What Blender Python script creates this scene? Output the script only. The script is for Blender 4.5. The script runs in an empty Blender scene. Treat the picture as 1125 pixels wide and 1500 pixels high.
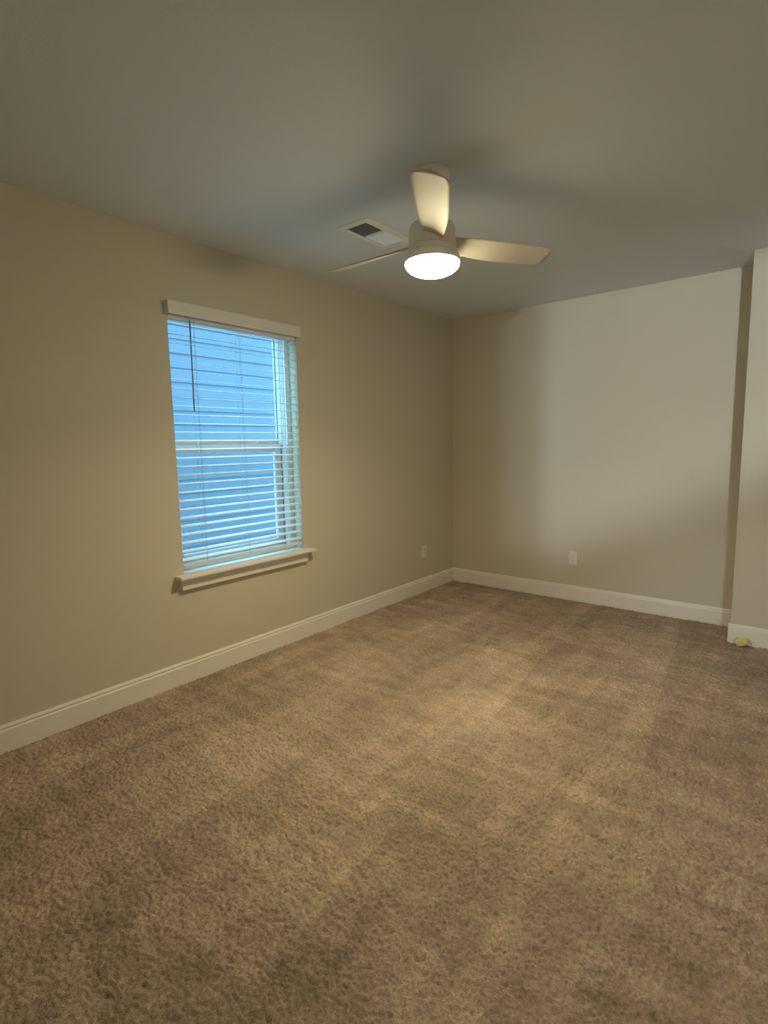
import bpy, bmesh, math, random
import numpy as np
from mathutils import Vector, Matrix, noise
random.seed(7)
S = bpy.context.scene
COL = S.collection
R = math.radians

# ------------------------------------------------------------------ camera
CAM = (3.0739, -4.9209, 1.4851)
YAW, PIT, ROL, FPX = -0.6863, -0.1241, -0.0187, 787.9
fw = Vector((math.sin(YAW)*math.cos(PIT), math.cos(YAW)*math.cos(PIT), math.sin(PIT)))
rt = Vector((math.cos(YAW), -math.sin(YAW), 0))
up = rt.cross(fw)
r2 = rt*math.cos(ROL) + up*math.sin(ROL)
u2 = -rt*math.sin(ROL) + up*math.cos(ROL)
cd = bpy.data.cameras.new('camera')
cam = bpy.data.objects.new('camera', cd); COL.objects.link(cam)
mw = Matrix((r2, u2, -fw)).transposed().to_4x4(); mw.translation = Vector(CAM)
cam.matrix_world = mw
cd.sensor_fit = 'HORIZONTAL'; cd.sensor_width = 36.0; cd.lens = 36.0*FPX/1125.0
cd.clip_start = 0.02
S.camera = cam

# ------------------------------------------------------------------ light levels and exposure
SKY_COL, SKY_STR = (0.30, 0.74, 1.0), 9.0 
BOWL_COL, BOWL_STR = (1.0, 0.87, 0.55), 82.0 
DISC_COL, DISC_W = (1.0, 0.80, 0.45), 14.0 # downward share of the fan lamp
HALL_COL, HALL_W = (0.94, 0.98, 1.0), 600.0 
S.view_settings.view_transform = 'Standard'
S.view_settings.look = 'None'
S.view_settings.gamma = 1.0
S.view_settings.use_curve_mapping = False
S.view_settings.exposure = 0.0

w = bpy.data.worlds.new('overcast_sky'); S.world = w; w.use_nodes = True
nt = w.node_tree; bg = nt.nodes['Background']
bg.inputs[0].default_value = (*SKY_COL, 1); bg.inputs[1].default_value = SKY_STR
S.cycles.max_bounces = 12; S.cycles.diffuse_bounces = 8; S.cycles.transparent_max_bounces = 16

# hall bulb behind the photographer (its fixture is built with the hall)
BULB = (4.491, -7.00, 1.83)

# ------------------------------------------------------------------ helpers
def tag(o, label=None, cat=None, group=None, kind=None):
    if label: o['label'] = label
    if cat: o['category'] = cat
    if group: o['group'] = group
    if kind: o['kind'] = kind
    return o

def obj(name, bm, m, parent=None, smooth=False, loc=None):
    me = bpy.data.meshes.new(name)
    bm.normal_update(); bm.to_mesh(me); bm.free()
    if smooth:
        for p in me.polygons: p.use_smooth = True
    me.materials.append(m)
    o = bpy.data.objects.new(name, me); COL.objects.link(o)
    if parent is not None: o.parent = parent
    if loc is not None: o.location = loc
    return o

def struct(name, bm, m, parent=None, smooth=False):
    o = obj(name, bm, m, parent, smooth); o['kind'] = 'structure'; return o

def empty(name, loc):
    o = bpy.data.objects.new(name, None); COL.objects.link(o)
    o.location = loc; o.empty_display_size = 0.1; return o

def box(bm, x0, x1, y0, y1, z0, z1, bev=0.0, mat=None):
    r = bmesh.ops.create_cube(bm, size=1.0)
    vs = r['verts']
    for v in vs:
        v.co = Vector(((x0+x1)/2+v.co.x*(x1-x0), (y0+y1)/2+v.co.y*(y1-y0), (z0+z1)/2+v.co.z*(z1-z0)))
        if mat is not None: v.co = mat @ v.co
    if bev > 0:
        es = list({e for v in vs for e in v.link_edges})
        bmesh.ops.bevel(bm, geom=es, offset=bev, segments=2, affect='EDGES', profile=0.6)
    return bm

def tube(bm, a, b, r, n=12, r2=None):
    a = Vector(a); b = Vector(b); d = b-a
    q = d.to_track_quat('Z', 'Y').to_matrix().to_4x4()
    q.translation = (a+b)/2
    bmesh.ops.create_cone(bm, cap_ends=True, segments=n, radius1=r, radius2=r if r2 is None else r2, depth=d.length, matrix=q)
    return bm

def lathe(bm, prof, n=64, c=(0, 0), close=False):
    rings = []
    for (r, z) in prof:
        if r < 1e-6: rings.append([bm.verts.new((c[0], c[1], z))])
        else: rings.append([bm.verts.new((c[0]+r*math.cos(2*math.pi*k/n), c[1]+r*math.sin(2*math.pi*k/n), z)) for k in range(n)])
    for a, b in zip(rings[:-1], rings[1:]):
        for k in range(n):
            k2 = (k+1) % n
            vs = [a[k % len(a)], a[k2 % len(a)], b[k2 % len(b)], b[k % len(b)]]
            u = []
            for v in vs:
                if v not in u: u.append(v)
            if len(u) >= 3:
                try: bm.faces.new(u)
                except ValueError: pass
    bmesh.ops.recalc_face_normals(bm, faces=bm.faces[:])
    return bm

def sweep(bm, prof, p0, p1, nrm):
    """extrude a (distance-from-wall, z) profile from p0 to p1; nrm points into the room"""
    a = [bm.verts.new((p0[0]+nrm[0]*d, p0[1]+nrm[1]*d, z)) for d, z in prof]
    b = [bm.verts.new((p1[0]+nrm[0]*d, p1[1]+nrm[1]*d, z)) for d, z in prof]
    n = len(prof)
    for k in range(n):
        bm.faces.new((a[k], a[(k+1) % n], b[(k+1) % n], b[k]))
    bm.faces.new(a); bm.faces.new(b[::-1])
    bmesh.ops.recalc_face_normals(bm, faces=bm.faces[:])
    return bm

# ------------------------------------------------------------------ materials
def mat(name, col, rough=0.5, spec=0.5, metal=0.0):
    m = bpy.data.materials.new(name); m.use_nodes = True
    b = m.node_tree.nodes['Principled BSDF']
    b.inputs['Base Color'].default_value = (*col, 1)
    b.inputs['Roughness'].default_value = rough
    b.inputs['Specular IOR Level'].default_value = spec
    b.inputs['Metallic'].default_value = metal
    return m

def add_noise(m, scale, amount, bump=0.0, bscale=None, dist=0.002):
    t = m.node_tree; b = t.nodes['Principled BSDF']
    tc = t.nodes.new('ShaderNodeTexCoord')
    n = t.nodes.new('ShaderNodeTexNoise'); n.inputs['Scale'].default_value = scale; n.inputs['Detail'].default_value = 4
    t.links.new(tc.outputs['Object'], n.inputs['Vector'])
    c = b.inputs['Base Color'].default_value[:]
    mx = t.nodes.new('ShaderNodeMix'); mx.data_type = 'RGBA'
    mx.inputs['A'].default_value = (c[0]*(1-amount), c[1]*(1-amount), c[2]*(1-amount), 1)
    mx.inputs['B'].default_value = (min(1, c[0]*(1+amount)), min(1, c[1]*(1+amount)), min(1, c[2]*(1+amount)), 1)
    t.links.new(n.outputs['Fac'], mx.inputs['Factor'])
    t.links.new(mx.outputs['Result'], b.inputs['Base Color'])
    if bump > 0:
        n2 = t.nodes.new('ShaderNodeTexNoise'); n2.inputs['Scale'].default_value = bscale; n2.inputs['Detail'].default_value = 3
        t.links.new(tc.outputs['Object'], n2.inputs['Vector'])
        bp = t.nodes.new('ShaderNodeBump'); bp.inputs['Strength'].default_value = bump; bp.inputs['Distance'].default_value = dist
        t.links.new(n2.outputs['Fac'], bp.inputs['Height']); t.links.new(bp.outputs['Normal'], b.inputs['Normal'])
    return m

M = {}
M['wall'] = add_noise(mat('greige_wall_paint', (0.62, 0.585, 0.49), 0.75, 0.25), 1.2, 0.02, 0.25, 130, 0.0015)
M['ceiling'] = add_noise(mat('flat_ceiling_paint', (0.67, 0.73, 0.79), 0.9, 0.15), 1.5, 0.02, 0.3, 90, 0.002)
M['trim'] = add_noise(mat('white_trim_paint', (0.84, 0.82, 0.77), 0.35, 0.4), 4, 0.01)
M['vinyl'] = add_noise(mat('white_window_vinyl', (0.78, 0.79, 0.80), 0.4, 0.4), 6, 0.01)
M['blind'] = add_noise(mat('white_faux_wood', (0.78, 0.77, 0.74), 0.45, 0.4), 5, 0.015)
M['cord'] = mat('blind_cord', (0.35, 0.36, 0.38), 0.8)
M['wand'] = mat('clear_grey_plastic_wand', (0.34, 0.35, 0.42), 0.3)
M['plate'] = add_noise(mat('white_outlet_plastic', (0.80, 0.78, 0.73), 0.35, 0.5), 20, 0.01)
M['slot'] = mat('dark_socket_slot', (0.05, 0.045, 0.04), 0.6)
M['fan'] = add_noise(mat('white_fan_enamel', (0.84, 0.83, 0.80), 0.4, 0.4), 8, 0.01)
M['blade'] = add_noise(mat('cream_blade_laminate', (0.60, 0.56, 0.47), 0.5, 0.3), 8, 0.02)
M['gap'] = mat('dark_seam', (0.10, 0.08, 0.06), 0.7)
M['vent'] = add_noise(mat('white_painted_steel', (0.82, 0.83, 0.83), 0.28, 1.0), 9, 0.01)
M['duct'] = mat('dark_duct_interior', (0.03, 0.032, 0.032), 0.8)
M['groove'] = mat('grey_balance_track', (0.16, 0.16, 0.17), 0.7)
M['siding'] = add_noise(mat('blue_grey_lap_siding', (0.095, 0.11, 0.15), 0.6, 0.3), 3, 0.03, 0.3, 40, 0.002)
M['shingle'] = add_noise(mat('dark_roof_shingle', (0.09, 0.09, 0.09), 0.9, 0.2), 12, 0.2)
M['ground'] = add_noise(mat('pale_gravel', (0.60, 0.62, 0.62), 0.9, 0.1), 9, 0.15)
M['paper'] = add_noise(mat('pale_yellow_paper', (0.74, 0.69, 0.33), 0.7, 0.3), 30, 0.06)
M['bulbglass'] = mat('hall_fixture_metal', (0.6, 0.58, 0.55), 0.3)

def emis(name, col, s):
    m = bpy.data.materials.new(name); m.use_nodes = True
    t = m.node_tree; t.nodes.remove(t.nodes['Principled BSDF'])
    e = t.nodes.new('ShaderNodeEmission'); e.inputs[0].default_value = (*col, 1); e.inputs[1].default_value = s
    t.links.new(e.outputs[0], t.nodes['Material Output'].inputs[0]); return m
M['bowl'] = emis('lit_frosted_bowl', BOWL_COL, BOWL_STR)

def glass():
    m = bpy.data.materials.new('window_glass'); m.use_nodes = True
    t = m.node_tree; t.nodes.remove(t.nodes['Principled BSDF'])
    tr = t.nodes.new('ShaderNodeBsdfTransparent'); tr.inputs[0].default_value = (0.93, 0.97, 0.98, 1)
    gl = t.nodes.new('ShaderNodeBsdfGlossy'); gl.inputs['Roughness'].default_value = 0.02
    f = t.nodes.new('ShaderNodeFresnel'); f.inputs[0].default_value = 1.45
    mx = t.nodes.new('ShaderNodeMixShader')
    g = t.nodes.new('ShaderNodeNewGeometry'); k1 = t.nodes.new('ShaderNodeMath'); k1.operation = 'SUBTRACT'; k1.inputs[0].default_value = 1.0
    k2 = t.nodes.new('ShaderNodeMath'); k2.operation = 'MULTIPLY'
    t.links.new(g.outputs['Backfacing'], k1.inputs[1]); t.links.new(k1.outputs[0], k2.inputs[0]); t.links.new(f.outputs[0], k2.inputs[1])
    t.links.new(k2.outputs[0], mx.inputs[0]); t.links.new(tr.outputs[0], mx.inputs[1]); t.links.new(gl.outputs[0], mx.inputs[2])
    t.links.new(mx.outputs[0], t.nodes['Material Output'].inputs[0]); return m
M['glass'] = glass()

def screen():
    m = bpy.data.materials.new('insect_screen_mesh'); m.use_nodes = True
    t = m.node_tree; b = t.nodes['Principled BSDF']
    b.inputs['Base Color'].default_value = (0.10, 0.11, 0.12, 1); b.inputs['Roughness'].default_value = 0.6
    tr = t.nodes.new('ShaderNodeBsdfTransparent'); mx = t.nodes.new('ShaderNodeMixShader'); mx.inputs[0].default_value = 0.07
    t.links.new(tr.outputs[0], mx.inputs[1]); t.links.new(b.outputs[0], mx.inputs[2])
    t.links.new(mx.outputs[0], t.nodes['Material Output'].inputs[0]); return m
M['screen'] = screen()

def carpet_mat():
    m = bpy.data.materials.new('beige_brown_carpet'); m.use_nodes = True
    t = m.node_tree; b = t.nodes['Principled BSDF']; L = t.links
    b.inputs['Roughness'].default_value = 0.95; b.inputs['Specular IOR Level'].default_value = 0.05
    b.inputs['Sheen Weight'].default_value = 0.05; b.inputs['Sheen Roughness'].default_value = 0.6
    tc = t.nodes.new('ShaderNodeTexCoord')
    def nz(scale, detail=3, rough=0.55, rot=0, sc=(1, 1, 1), dist=0.0):
        mp = t.nodes.new('ShaderNodeMapping'); mp.inputs['Rotation'].default_value = (0, 0, rot); mp.inputs['Scale'].default_value = sc; mp.inputs['Location'].default_value = (2.3, 5.1, 0)
        L.new(tc.outputs['Object'], mp.inputs[0])
        n = t.nodes.new('ShaderNodeTexNoise'); n.inputs['Scale'].default_value = scale; n.inputs['Detail'].default_value = detail
        n.inputs['Roughness'].default_value = rough; n.inputs['Distortion'].default_value = dist
        L.new(mp.outputs[0], n.inputs['Vector']); return n.outputs['Fac']
    def ramp(fac, p0, p1, v0, v1):
        mr = t.nodes.new('ShaderNodeMapRange'); mr.inputs[1].default_value = p0; mr.inputs[2].default_value = p1
        mr.inputs[3].default_value = v0; mr.inputs[4].default_value = v1; L.new(fac, mr.inputs[0]); return mr.outputs[0]
    def mul(a, c):
        n = t.nodes.new('ShaderNodeMath'); n.operation = 'MULTIPLY'; L.new(a, n.inputs[0]); L.new(c, n.inputs[1]); return n.outputs[0]
    big = ramp(nz(1.6, 5, 0.65, R(35), (0.7, 1.2, 1), 0.8), 0.38, 0.62, 0.88, 1.12)      # brushed pile patches
    mid = ramp(nz(9, 4, 0.65, R(15), (0.6, 1.4, 1), 0.4), 0.35, 0.65, 0.87, 1.13)
    tuft = ramp(nz(95, 3, 0.6), 0.30, 0.70, 0.72, 1.28)
    fine = ramp(nz(320, 2), 0.30, 0.70, 0.85, 1.15)
    # vacuum tracks running along the room
    wv = t.nodes.new('ShaderNodeTexWave'); wv.wave_type = 'BANDS'; wv.bands_direction = 'X'; wv.wave_profile = 'SAW'
    mp = t.nodes.new('ShaderNodeMapping'); mp.inputs['Rotation'].default_value = (0, 0, R(-6)); L.new(tc.outputs['Object'], mp.inputs[0])
    L.new(mp.outputs[0], wv.inputs['Vector']); wv.inputs['Scale'].default_value = 0.42; wv.inputs['Distortion'].default_value = 0.9; wv.inputs['Detail'].default_value = 2; wv.inputs['Detail Scale'].default_value = 0.8
    vac = ramp(wv.outputs['Fac'], 0.0, 1.0, 0.94, 1.07)
    st1 = ramp(nz(7, 3, 0.6, R(-4), (1, 0.14, 1), 0.3), 0.42, 0.66, 0.93, 1.16)     # strokes along the room
    st2 = ramp(nz(6, 3, 0.6, R(-5), (0.18, 1, 1), 0.3), 0.42, 0.66, 0.94, 1.13)
    v = mul(mul(mul(big, mid), mul(tuft, fine)), mul(vac, mul(st1, st2)))
    cr = t.nodes.new('ShaderNodeMix'); cr.data_type = 'RGBA'
    L.new(nz(40, 3), cr.inputs['Factor'])
    cr.inputs['A'].default_value = (0.47, 0.352, 0.262, 1); cr.inputs['B'].default_value = (0.58, 0.46, 0.36, 1)
    vm = t.nodes.new('ShaderNodeVectorMath'); vm.operation = 'SCALE'
    L.new(cr.outputs['Result'], vm.inputs[0]); L.new(v, vm.inputs['Scale']); L.new(vm.outputs[0], b.inputs['Base Color'])
    bp = t.nodes.new('ShaderNodeBump'); bp.inputs['Strength'].default_value = 0.9; bp.inputs['Distance'].default_value = 0.006
    ad = t.nodes.new('ShaderNodeMath'); ad.operation = 'ADD'
    L.new(nz(150, 4, 0.7), ad.inputs[0]); L.new(nz(420, 2), ad.inputs[1])
    L.new(ad.outputs[0], bp.inputs['Height']); L.new(bp.outputs['Normal'], b.inputs['Normal'])
    return m
M['carpet'] = carpet_mat()

# ------------------------------------------------------------------ room shell
H = 2.74
XR, YB = 4.75, -5.60          # right wall, rear wall
XP, YP = 2.618, -0.382        # corner of the wall that steps forward
WY0, WY1, WZ0, WZ1 = -3.163, -2.156, 0.683, 2.335
T = 0.24
bm = bmesh.new()
box(bm, -T, 0, YB-0.12, WY0, -0.12, H+0.12); box(bm, -T, 0, WY1, 0.12, -0.12, H+0.12)
box(bm, -T, 0, WY0, WY1, -0.12, WZ0); box(bm, -T, 0, WY0, WY1, WZ1, H+0.12)
struct('wall_left', bm, M['wall'])
struct('wall_back', box(bmesh.new(), 0, XR+0.12, 0, 0.12, -0.12, H+0.12), M['wall'])
struct('wall_recess', box(bmesh.new(), XP, XR, YP, 0, -0.12, H), M['wall'])
struct('wall_right', box(bmesh.new(), XR, XR+0.12, -8.3, 0, -0.12, H+0.12), M['wall'])
DX0, DX1, DZ = 3.785, 4.68, 2.03
bm = bmesh.new()
box(bm, 0, DX0, YB-0.12, YB, -0.12, H+0.12); box(bm, DX1, XR, YB-0.12, YB, -0.12, H+0.12); box(bm, DX0, DX1, YB-0.12, YB, DZ, H+0.12)
struct('wall_rear', bm, M['wall'])
# hall behind the doorway
bm = bmesh.new()
box(bm, 3.55, 3.67, -8.3, YB-0.12, -0.12, H+0.12); box(bm, 3.55, XR+0.12, -8.42, -8.3, -0.12, H+0.12)
struct('wall_hall', bm, M['wall'])
struct('floor_hall', box(bmesh.new(), 3.67, XR, -8.3, YB, -0.12, -0.002), M['carpet'])
struct('ceiling_hall', box(bmesh.new(), 3.55, XR+0.12, -8.42, YB-0.12, H, H+0.12), M['ceiling'])

# ceiling with the hole for the register
VX0, VX1, VY0, VY1 = 0.800, 1.020, -2.520, -2.075
hx0, hx1, hy0, hy1 = VX0+0.022, VX1-0.044, VY0+0.045, VY1-0.045
bm = bmesh.new()
box(bm, 0, XR, YB, hy0, H, H+0.12); box(bm, 0, XR, hy1, 0, H, H+0.12)
box(bm, 0, hx0, hy0, hy1, H, H+0.12); box(bm, hx1, XR, hy0, hy1, H, H+0.12)
struct('ceiling', bm, M['ceiling'])

# carpeted floor: pile modelled as a displaced surface, finest where the camera stands
def vnoise(X, Y, cell, seed):
    rs = np.random.RandomState(seed); G = rs.rand(2048, 2048).astype(np.float32)
    u = X/cell+500; v = Y/cell+900
    iu = np.floor(u).astype(int); iv = np.floor(v).astype(int)
    fu = u-iu; fv = v-iv; fu = fu*fu*(3-2*fu); fv = fv*fv*(3-2*fv)
    a = G[iu % 2048, iv % 2048]; b = G[(iu+1) % 2048, iv % 2048]; c = G[iu % 2048, (iv+1) % 2048]; d = G[(iu+1) % 2048, (iv+1) % 2048]
    return (a*(1-fu)+b*fu)*(1-fv)+(c*(1-fu)+d*fu)*fv
def floor_mesh():
    ys = [YB]
    while ys[-1] < 0:
        y = ys[-1]; ys.append(y + (0.0045 if y < -2.8 else 0.0045+(y+2.8)*0.0022))
    ys[-1] = 0.0
    ys = np.array([YB]+[y for y in ys if YB < y < 0]+[0.0]); xs = np.linspace(0, XR, 960)
    X, Y = np.meshgrid(xs, ys)
    wx = vnoise(X, Y, 0.03, 11)*0.02; wy = vnoise(X, Y, 0.03, 12)*0.02
    def billow(cell, seed, p): return np.abs(2*vnoise(X+wx, Y+wy, cell, seed)-1)**p
    Z = (np.minimum(1, billow(0.021, 1, .5)*1.35)*0.0105 + np.minimum(1, billow(0.013, 2, .6)*1.4)*0.0065 + vnoise(X, Y, 0.0085, 5)*0.007
         + vnoise(X, Y, 0.11, 3)*0.005 + vnoise(X, Y, 0.4, 4)*0.003)
    Z = Z-Z.mean()
    ny, nx = X.shape
    co = np.stack([X, Y, Z], -1).reshape(-1, 3).astype(np.float32)
    i = np.arange(ny*nx).reshape(ny, nx)
    q = np.stack([i[:-1, :-1], i[:-1, 1:], i[1:, 1:], i[1:, :-1]], -1).reshape(-1, 4).astype(np.int32)
    me = bpy.data.meshes.new('floor')
    me.vertices.add(len(co)); me.vertices.foreach_set('co', co.ravel())
    me.loops.add(q.size); me.loops.foreach_set('vertex_index', q.ravel())
    me.polygons.add(len(q)); me.polygons.foreach_set('loop_start', np.arange(0, q.size, 4, dtype=np.int32))
    me.polygons.foreach_set('use_smooth', np.ones(len(q), dtype=bool))
    me.update(calc_edges=True); me.materials.append(M['carpet'])
    o = bpy.data.objects.new('floor', me); COL.objects.link(o); o['kind'] = 'structure'
floor_mesh()

# baseboards
BB = [(0, 0), (0, .143), (.004, .143), (.0075, .1415), (.0135, .1295), (.0130, .1285), (.0050, .1275), (.0050, .1240), (.0100, .1235), (.0165, .1125), (.0160, .1100), (.0140, .1085), (.0150, .1065), (.0150, 0)]
struct('baseboard_left', sweep(bmesh.new(), BB, (0, YB), (0, 0), (1, 0)), M['trim'])
struct('baseboard_back', sweep(bmesh.new(), BB, (0, 0), (XP, 0), (0, -1)), M['trim'])
bm = bmesh.new(); sweep(bm, BB, (XP-0.015, YP), (XR, YP), (0, -1)); sweep(bm, BB, (XP, YP), (XP, 0), (-1, 0))
struct('baseboard_recess', bm, M['trim'])
struct('baseboard_right', sweep(bmesh.new(), BB, (XR, YB), (XR, YP), (-1, 0)), M['trim'])
struct('baseboard_rear', sweep(bmesh.new(), BB, (0, YB), (DX0-0.07, YB), (0, 1)), M['trim'])
bm = bmesh.new()
for x0, x1, z0, z1 in ((DX0-.07, DX0, 0, DZ+.07), (DX1, DX1+.07, 0, DZ+.07), (DX0, DX1, DZ, DZ+.07)):
    box(bm, x0, x1, YB, YB+.015, z0, z1, .003)
struct('trim_1', bm, M['trim'])
# hall: sloping blocker, added unseen to shade the lower back wall; the bulb holder
def light_blocker():
    bm = bmesh.new(); y0, y1 = YB-0.30, YB-0.22
    pts = [(3.55, -0.0), (XR, -0.0), (XR, 2.02), (3.55, 1.44)]
    L = Vector(BULB); k = (y1-L.y)/(0-L.y)
    def edge(xw, zw): return (L.x+(xw-L.x)*k, L.z+(zw-L.z)*k)
    a = edge(1.45, 0.51); b = edge(2.9, 1.21)
    s = (b[1]-a[1])/(b[0]-a[0])
    x0, x1 = a[0], XR
    c = edge(0.5, 0.10); x0 = 3.67; xk = edge(1.10, 0.10)[0]        # level part, then the slope
    P = [(x0, 0.0), (x1, 0.0), (x1, a[1]+s*(x1-a[0])), (xk+(c[1]-a[1]-s*(xk-a[0]))/s, c[1]), (x0, c[1])]
    f = [bm.verts.new((x, y0, z)) for x, z in P]; g = [bm.verts.new((x, y1, z)) for x, z in P]
    bm.faces.new(f); bm.faces.new(g[::-1])
    for k2 in range(5): bm.faces.new((f[k2], f[(k2+1) % 5], g[(k2+1) % 5], g[k2]))
    bmesh.ops.recalc_face_normals(bm, faces=bm.faces[:])
    struct('wall_light_blocker', bm, M['wall'])
light_blocker()

# ------------------------------------------------------------------ window
win = empty('window_1', (0, (WY0+WY1)/2, WZ0)); win['kind'] = 'structure'
OFF = Vector(win.location)
def wpart(name, bm, m, parent=None, smooth=False):
    bmesh.ops.translate(bm, verts=bm.verts[:], vec=-OFF)
    o = obj(name, bm, m, parent or win, smooth); o['kind'] = 'structure'; return o
y0, y1 = WY0, WY1
def ring(bm, x0, x1, ya, yb, za, zb, wy, wzb, wzt, bev=.002):
    box(bm, x0, x1, ya, ya+wy, za, zb, bev); box(bm, x0, x1, yb-wy, yb, za, zb, bev)
    box(bm, x0, x1, ya+wy, yb-wy, za, za+wzb, bev); box(bm, x0, x1, ya+wy, yb-wy, zb-wzt, zb, bev)
JY0, JY1 = WY0+.040, WY1-.040                     # inner faces of the vinyl jambs
bm = bmesh.new()
ring(bm, -.225, -.090, y0, y1, .703, WZ1, .040, .030, .045)
for xr_ in (-.112, -.131, -.150):                 # ribs of the sash track
    for ya, yb in ((JY0, JY0+.007), (JY1-.007, JY1)): box(bm, xr_-.003, xr_+.003, ya, yb, .735, 2.289, .001)
box(bm, -.222, -.196, JY0, JY1, 1.502, 1.547, .002)
ring(bm, -.214, -.201, JY0, JY1, 1.547, 2.290, .007, .007, .006, .001)
wpart('window_frame', bm, M['vinyl'])
bm = bmesh.new()
for ya in (JY0, JY1-.002):
    box(bm, -.0975, -.0935, ya, ya+.002, .735, 1.500)
    box(bm, -.167, -.158, ya, ya+.002, .735, 1.500)
    box(bm, -.199, -.195, ya, ya+.002, 1.548, 2.285)
wpart('balance_track', bm, M['groove'])
wpart('upper_glass', box(bmesh.new(), -.210, -.206, JY0+.001, JY1-.001, 1.548, 2.288), M['glass'])
bm = bmesh.new(); ring(bm, -.194, -.168, JY0+.004, JY1-.004, .735, 1.513, .058, .048, .060)
ring(bm, -.187, -.175, JY0+.060, JY1-.060, .781, 1.455, .006, .006, .006)
ls = wpart('lower_sash', bm, M['vinyl'])
wpart('glass_pane', box(bmesh.new(), -.183, -.179, JY0+.061, JY1-.061, .782, 1.454), M['glass'], ls)
for yl in (-2.862, -2.372):
    bm = bmesh.new(); N = 12
    prev = None
    for k in range(N+1):
        a = math.pi*k/N; p = Vector((-.178, yl-.045*math.cos(a), 1.514+.013*math.sin(a)))
        if prev is not None: tube(bm, prev, p, .0045, 8)
        prev = p
    box(bm, -.190, -.170, yl-.022, yl+.022, 1.513, 1.519, .002)
    wpart('sash_lock', bm, M['vinyl'])
bm = bmesh.new(); ring(bm, -.222, -.214, JY0, JY1, .733, 1.502, .014, .014, .014, .001)
fr = wpart('screen_frame', bm, M['vinyl'])
wpart('screen_mesh', box(bmesh.new(), -.2185, -.2175, JY0+.012, JY1-.012, .745, 1.490), M['screen'], fr)
# stool and apron
bm = bmesh.new()
box(bm, -.095, .0, WY0, WY1, WZ0, .703)
box(bm, 0, .085, WY0-.066, WY1+.062, WZ0, .703, .006)
wpart('window_sill', bm, M['trim'])
wpart('sill_apron', box(bmesh.new(), 0, .036, WY0-.034, WY1+.012, .608, WZ0, .004), M['trim'])

# ------------------------------------------------------------------ blind
bl = empty('window_blind', (0, (WY0+WY1)/2, .737))
tag(bl, 'white slatted window blind with a tilt wand and valance, hanging in the window', 'blind')
BO = Vector(bl.location)
def bpart(name, bm, m, smooth=False, parent=None):
    bmesh.ops.translate(bm, verts=bm.verts[:], vec=-BO); return obj(name, bm, m, parent or bl, smooth)
bm = bmesh.new()
box(bm, .036, .048, WY0-.018, WY1+.005, 2.276, 2.352, .003)
box(bm, .0, .037, WY0-.018, WY0-.008, 2.276, 2.352, .002); box(bm, .0, .037, WY1-.005, WY1+.005, 2.276, 2.352, .002)
bpart('valance', bm, M['blind'])
bpart('headrail', box(bmesh.new(), -.056, -.004, WY0+.004, WY1-.004, 2.256, 2.288, .003), M['blind'])
NS, P0, PITCH, TILT = 28, 2.231, .0534, R(9)
sl0 = None
for k in range(NS):
    zc = P0-.004-PITCH*k
    if sl0 is None:
        bm = bmesh.new(); n = 8
        pr = []
        for j in range(n+1):
            s = -0.025+0.05*j/n; pr.append((s, 0.0016*(1-(s/.025)**2)))
        top = [(s, z+.0013) for s, z in pr]; bot = [(s, z-.0013) for s, z in pr[::-1]]
        loop = top+bot
        def tr(s, z): return (-.030+s*math.cos(TILT)+z*math.sin(TILT), z*math.cos(TILT)-s*math.sin(TILT))
        a = []; b = []
        for s, z in loop:
            X, Z = tr(s, z); a.append(bm.verts.new((X, WY0+.006-BO.y, Z))); b.append(bm.verts.new((X, WY1-.006-BO.y, Z)))
        for j in range(len(loop)): bm.faces.new((a[j], a[(j+1) % len(loop)], b[(j+1) % len(loop)], b[j]))
        bm.faces.new(a); bm.faces.new(b[::-1]); bmesh.ops.recalc_face_normals(bm, faces=bm.faces[:])
        sl0 = obj('slat', bm, M['blind'], bl); s_ = sl0
    else:
        s_ = sl0.copy(); COL.objects.link(s_); s_.parent = bl
    s_.location = (0, 0, zc-BO.z)
bpart('bottom_rail', box(bmesh.new(), -.055, -.005, WY0+.006, WY1-.006, .738, .757, .003), M['blind'])
for yl in (-2.985, -2.648, -2.325):
    bm = bmesh.new()
    for xx in (-.0565, -.0035): tube(bm, (xx, yl, .757), (xx, yl, 2.256), .0009, 6)
    tube(bm, (-.030, yl+.010, .757), (-.030, yl+.010, 2.256), .0008, 6)
    bpart('ladder_cord', bm, M['cord'])
bm = bmesh.new(); tube(bm, (.012, -3.022, 2.262), (.016, -3.030, 1.728), .0048, 8); tube(bm, (.016, -3.030, 1.728), (.016, -3.030, 1.712), .0055, 8, .004)
tube(bm, (-.004, -3.022, 2.268), (.012, -3.022, 2.262), .002, 6)
bpart('tilt_wand', bm, M['wand'], True)

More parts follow.
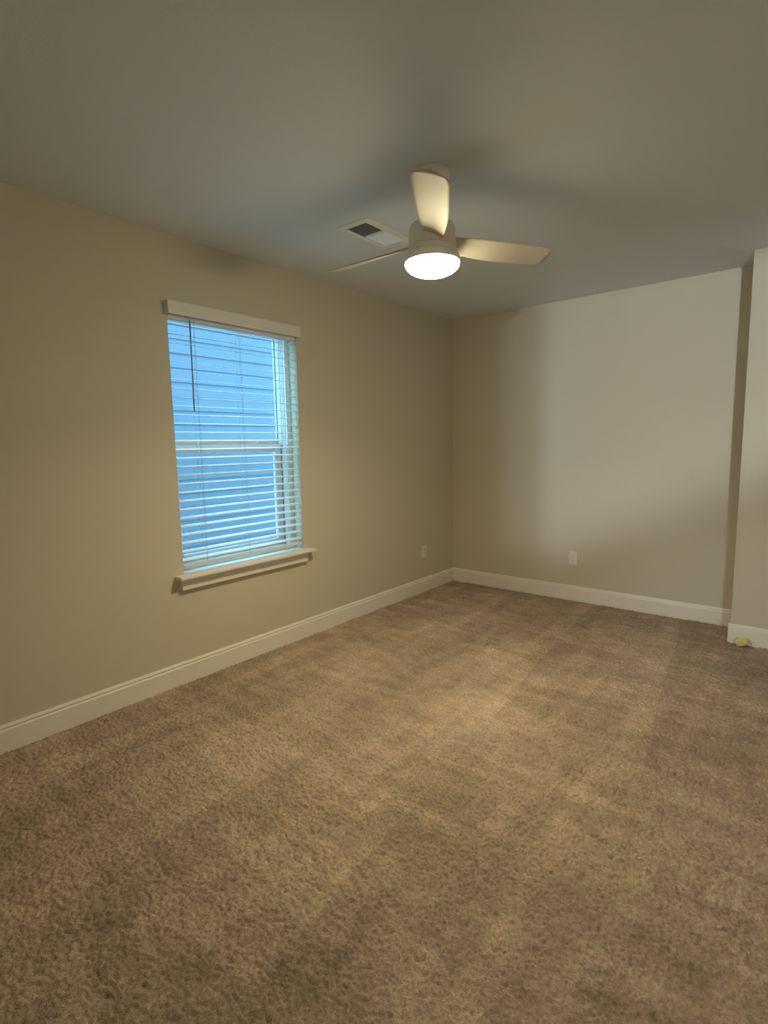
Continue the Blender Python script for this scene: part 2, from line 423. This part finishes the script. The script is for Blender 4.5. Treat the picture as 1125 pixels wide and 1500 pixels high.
# ------------------------------------------------------------------ outlets
def outlet(name, loc, rz, label):
    e = empty(name, loc); e.rotation_euler = (0, 0, rz)       # local -Y faces the room
    tag(e, label, 'outlet')
    obj('cover_plate', box(bmesh.new(), -.038, .038, -.006, 0, -.061, .061, .003), M['plate'], e)
    for s in (-1, 1):
        bm = bmesh.new(); lathe_r = []
        n = 20
        a = [bm.verts.new((.017*math.cos(2*math.pi*k/n), -.006, s*.0195+max(-.0135, min(.0135, .017*math.sin(2*math.pi*k/n))))) for k in range(n)]
        b = [bm.verts.new((v.co.x, -.0085, v.co.z)) for v in a]
        bm.faces.new(b)
        for k in range(n): bm.faces.new((a[k], a[(k+1) % n], b[(k+1) % n], b[k]))
        bmesh.ops.recalc_face_normals(bm, faces=bm.faces[:])
        rc = obj('receptacle', bm, M['plate'], e)
        bm = bmesh.new()
        box(bm, -.0085, -.0060, -.0090, -.0084, s*.0195-.001, s*.0195+.008); box(bm, .0055, .0080, -.0090, -.0084, s*.0195-.001, s*.0195+.008)
        box(bm, -.003, .003, -.0090, -.0084, s*.0195-.010, s*.0195-.0045)
        obj('socket_slot', bm, M['slot'], rc)
    bm = bmesh.new(); tube(bm, (0, -.006, 0), (0, -.0075, 0), .003, 10); obj('screw', bm, M['bulbglass'], e)
    return e
outlet('wall_outlet', (1.313, 0, .406), 0, 'white duplex wall outlet low on the brightly lit back wall')
outlet('wall_outlet', (0, -.547, .415), R(90), 'white wall outlet low on the window wall near the far corner')

# ------------------------------------------------------------------ ceiling register
vt = empty('ceiling_vent', ((VX0+VX1)/2, (VY0+VY1)/2, H))
tag(vt, 'white rectangular air vent with louvers in the ceiling beside the fan', 'vent')
VO = Vector(vt.location)
def vpart(name, bm, m):
    bmesh.ops.translate(bm, verts=bm.verts[:], vec=-VO); return obj(name, bm, m, vt)
bm = bmesh.new(); z0, z1 = H-.007, H
box(bm, VX0, hx0, VY0, VY1, z0, z1, .002); box(bm, hx1, VX1, VY0, VY1, z0, z1, .002)
box(bm, hx0, hx1, VY0, hy0, z0, z1, .002); box(bm, hx0, hx1, hy1, VY1, z0, z1, .002)
vpart('frame', bm, M['vent'])
bm = bmesh.new()
box(bm, hx0-.003, hx0, hy0, hy1, H+.001, H+.10); box(bm, hx1, hx1+.003, hy0, hy1, H+.001, H+.10)
box(bm, hx0, hx1, hy0-.003, hy0, H+.001, H+.10); box(bm, hx0, hx1, hy1, hy1+.003, H+.001, H+.10)
box(bm, hx0-.003, hx1+.003, hy0-.003, hy1+.003, H+.10, H+.103)
vpart('duct_box', bm, M['duct'])
ym = (hy0+hy1)/2
def louvers(a, b, ang, m):
    bm = bmesh.new(); n = max(2, int((b-a)/.0145))
    for k in range(n):
        yc = a+(k+.5)*(b-a)/n
        rot = Matrix.Translation((0, yc, H+.004)) @ Matrix.Rotation(ang, 4, 'X')
        box(bm, hx0, hx1, -.0105, .0105, -.0005, .0005, 0, rot)
    return bm
vpart('louver_bank', louvers(hy0, ym-.002, R(32), M['vent']), M['vent'])
vpart('louver_bank', louvers(ym+.002, hy1, R(-43), M['vent']), M['vent'])
vpart('center_bar', box(bmesh.new(), hx0, hx1, ym-.002, ym+.002, H-.006, H+.01), M['vent'])
bm = bmesh.new(); box(bm, hx0-.002, hx0+.012, hy0+.004, hy0+.022, H-.010, H-.004, .002)
vpart('damper_lever', bm, M['vent'])

# ------------------------------------------------------------------ ceiling fan
FX, FY = 1.573, -2.693
fan = empty('ceiling_fan', (FX, FY, H))
tag(fan, 'white three-blade ceiling fan with a glowing frosted bowl light', 'ceiling fan')
def fpart(name, bm, m, smooth=True, parent=None): return obj(name, bm, m, parent or fan, smooth)
def Zr(z): return z-H
o = fpart('canopy', lathe(bmesh.new(), [(0, 0), (.083, 0), (.084, -.010), (.083, -.045), (.074, -.062), (.060, -.068), (0, -.068)]), M['fan'])
fpart('downrod', lathe(bmesh.new(), [(0, -.066), (.055, -.066), (.050, -.115), (.052, -.20), (.060, -.235), (0, -.235)]), M['fan'])
fpart('motor_housing', lathe(bmesh.new(), [(0, Zr(2.510)), (.070, Zr(2.510)), (.100, Zr(2.503)), (.108, Zr(2.490)), (.111, Zr(2.440)), (.112, Zr(2.4085)), (.108, Zr(2.4065)), (.108, Zr(2.4045)), (.112, Zr(2.4030)), (.113, Zr(2.379)), (.106, Zr(2.376)), (.106, Zr(2.372)), (0, Zr(2.372))]), M['fan'])
lk = fpart('light_ring', lathe(bmesh.new(), [(0, Zr(2.3725)), (.118, Zr(2.3725)), (.1255, Zr(2.3705)), (.1275, Zr(2.366)), (.1310, Zr(2.338)), (.1300, Zr(2.3355)), (.125, Zr(2.335)), (0, Zr(2.340))]), M['fan'])
pr = [(.1250, Zr(2.3350)), (.1285, Zr(2.3345)), (.1290, Zr(2.332))]
for k in range(1, 13):
    a = math.pi/2*k/12; pr.append((.1290*math.cos(a), Zr(2.332)-.059*math.sin(a)))
pr[-1] = (0, pr[-1][1])
fpart('light_bowl', lathe(bmesh.new(), pr), M['bowl'])
dl = bpy.data.lights.new('fan_lamp', 'AREA'); dl.shape = 'DISK'; dl.size = .20; dl.spread = math.radians(142); dl.energy = DISC_W; dl.color = DISC_COL
do = bpy.data.objects.new('fan_lamp', dl); COL.objects.link(do); do.location = (FX, FY, 2.268)
def blade_mesh():
    bm = bmesh.new(); nu, nv = 28, 10; r0, r1 = .085, .665; th = .004
    top = []; bot = []
    for i in range(nu+1):
        t = i/nu; r = r0+(r1-r0)*t
        lead = .052+.030*math.sin(min(1, t*1.6)*math.pi/2)       # trailing/leading half widths
        trail = .045+.028*math.sin(min(1, t*1.3)*math.pi/2)
        if t > .90:
            q = math.sqrt(max(0.0, 1-((t-.90)/.10)**2)); lead *= .45+.55*q; trail *= .30+.70*q
        pitch = R(24-9*t)
        rt_, rb_ = [], []
        for j in range(nv+1):
            s = -trail+(lead+trail)*j/nv
            u = (j/nv)*2-1; cam_ = .006*(1-u*u); e = th*math.sqrt(max(.02, 1-u**4))
            for lst, off in ((rt_, e), (rb_, -e)):
                zz = cam_+off
                lst.append(bm.verts.new((r, s*math.cos(pitch)+zz*math.sin(pitch), -s*math.sin(pitch)+zz*math.cos(pitch))))
        top.append(rt_); bot.append(rb_)
    for i in range(nu):
        for j in range(nv):
            bm.faces.new((top[i][j], top[i+1][j], top[i+1][j+1], top[i][j+1]))
            bm.faces.new((bot[i][j], bot[i][j+1], bot[i+1][j+1], bot[i+1][j]))
        for j in (0, nv): bm.faces.new((top[i][j], top[i+1][j], bot[i+1][j], bot[i][j]))
    for i in (0, nu):
        for j in range(nv): bm.faces.new((top[i][j], top[i][j+1], bot[i][j+1], bot[i][j]))
    bmesh.ops.recalc_face_normals(bm, faces=bm.faces[:]); return bm
b0 = None
for ang in (-57, 180, 61):
    if b0 is None: b = b0 = fpart('fan_blade', blade_mesh(), M['blade'])
    else: b = b0.copy(); COL.objects.link(b); b.parent = fan
    b.location = (0, 0, Zr(2.430)); b.rotation_euler = (0, 0, R(ang))

# ------------------------------------------------------------------ crumpled yellow scrap by the baseboard
bm = bmesh.new(); bmesh.ops.create_icosphere(bm, subdivisions=3, radius=1.0)
for v in bm.verts:
    n = v.co.normalized(); k = 1+.30*noise.noise(n*1.7+Vector((3, 1, 2)))+.16*noise.noise(n*4.5)
    v.co = Vector((n.x*.047*k, n.y*.033*k, n.z*.036*k))
zm = min(v.co.z for v in bm.verts)
for v in bm.verts: v.co.z -= zm
sc = obj('crumpled_paper', bm, M['paper'], None, False, (2.700, -.440, -.002))
sc.rotation_euler = (0, 0, .5)
dm = sc.modifiers.new('facets', 'DECIMATE'); dm.ratio = 0.10
tag(sc, 'small crumpled pale yellow scrap on the carpet against the white baseboard', 'scrap')

# ------------------------------------------------------------------ hall bulbs and an added fill light
for dx_, share in ((0, .62), (.098, .38)):
    hb = empty('pendant_bulb', (BULB[0]+dx_, BULB[1], BULB[2])); tag(hb, 'bare hall bulb of a two-bulb pendant beyond the doorway', 'lamp', 'hall pendant bulbs')
    bm = bmesh.new(); tube(bm, (0, 0, .06), (0, 0, H-BULB[2]), .004, 8); tube(bm, (0, 0, .055), (0, 0, .11), .014, 12); obj('cord', bm, M['bulbglass'], hb)
    ld = bpy.data.lights.new('hall_bulb', 'POINT'); ld.energy = HALL_W*share; ld.color = HALL_COL; ld.shadow_soft_size = .035
    lo = bpy.data.objects.new('hall_bulb', ld); COL.objects.link(lo); lo.location = (BULB[0]+dx_, BULB[1], BULB[2])
hg = empty('hall_fill', (BULB[0], BULB[1]-.35, 2.27)); tag(hg, 'unseen soft fill light added above the bare hall bulbs', 'lamp')  # soft fill added to lift the shaded lower right of the back wall
bm = bmesh.new(); tube(bm, (0, 0, .16), (0, 0, H-2.27), .004, 8); obj('cord', bm, M['bulbglass'], hg)
ld = bpy.data.lights.new('hall_fill_light', 'POINT'); ld.energy = HALL_W*.45; ld.color = HALL_COL; ld.shadow_soft_size = .22
lo = bpy.data.objects.new('hall_fill_light', ld); COL.objects.link(lo); lo.location = hg.location

# ------------------------------------------------------------------ outside the window
nb = empty('neighboring_house', (-3.1, -1.5, -.6)); tag(nb, 'blue-grey lap-sided house wall seen through the window blinds', 'building')
bm = bmesh.new(); e = .168; zt = 2.953; z = zt-.168*21
ya, yb = -8.0, 9.0
while z < 3.25:
    a = [bm.verts.new((x, y, zz)) for x, y, zz in ((-3.0, ya, z), (-3.0, yb, z), (-3.016, yb, z+e), (-3.016, ya, z+e))]
    bm.faces.new(a)
    c = [bm.verts.new((x, y, z)) for x, y in ((-3.0, ya), (-3.0, yb), (-3.018, yb), (-3.018, ya))]
    bm.faces.new(c[::-1]); z += e
box(bm, -3.12, -3.018, ya, yb, -.6, z)
bmesh.ops.translate(bm, verts=bm.verts[:], vec=-Vector(nb.location)); obj('siding', bm, M['siding'], nb)
bm = bmesh.new(); prof = [(-2.86, z-.02), (-2.86, z+.10), (-7.5, z+2.0), (-7.5, z+1.9), (-3.05, z+.02), (-3.05, z-.02)]
a = [bm.verts.new((x+3.1, ya+1.5, zz+.6)) for x, zz in prof]; b = [bm.verts.new((x+3.1, yb+1.5, zz+.6)) for x, zz in prof]
for k in range(6): bm.faces.new((a[k], a[(k+1) % 6], b[(k+1) % 6], b[k]))
bm.faces.new(a); bm.faces.new(b[::-1]); bmesh.ops.recalc_face_normals(bm, faces=bm.faces[:])
obj('roof', bm, M['shingle'], nb)
struct('ground', box(bmesh.new(), -9, -T-.01, -9, 10, -.75, -.6), M['ground'])
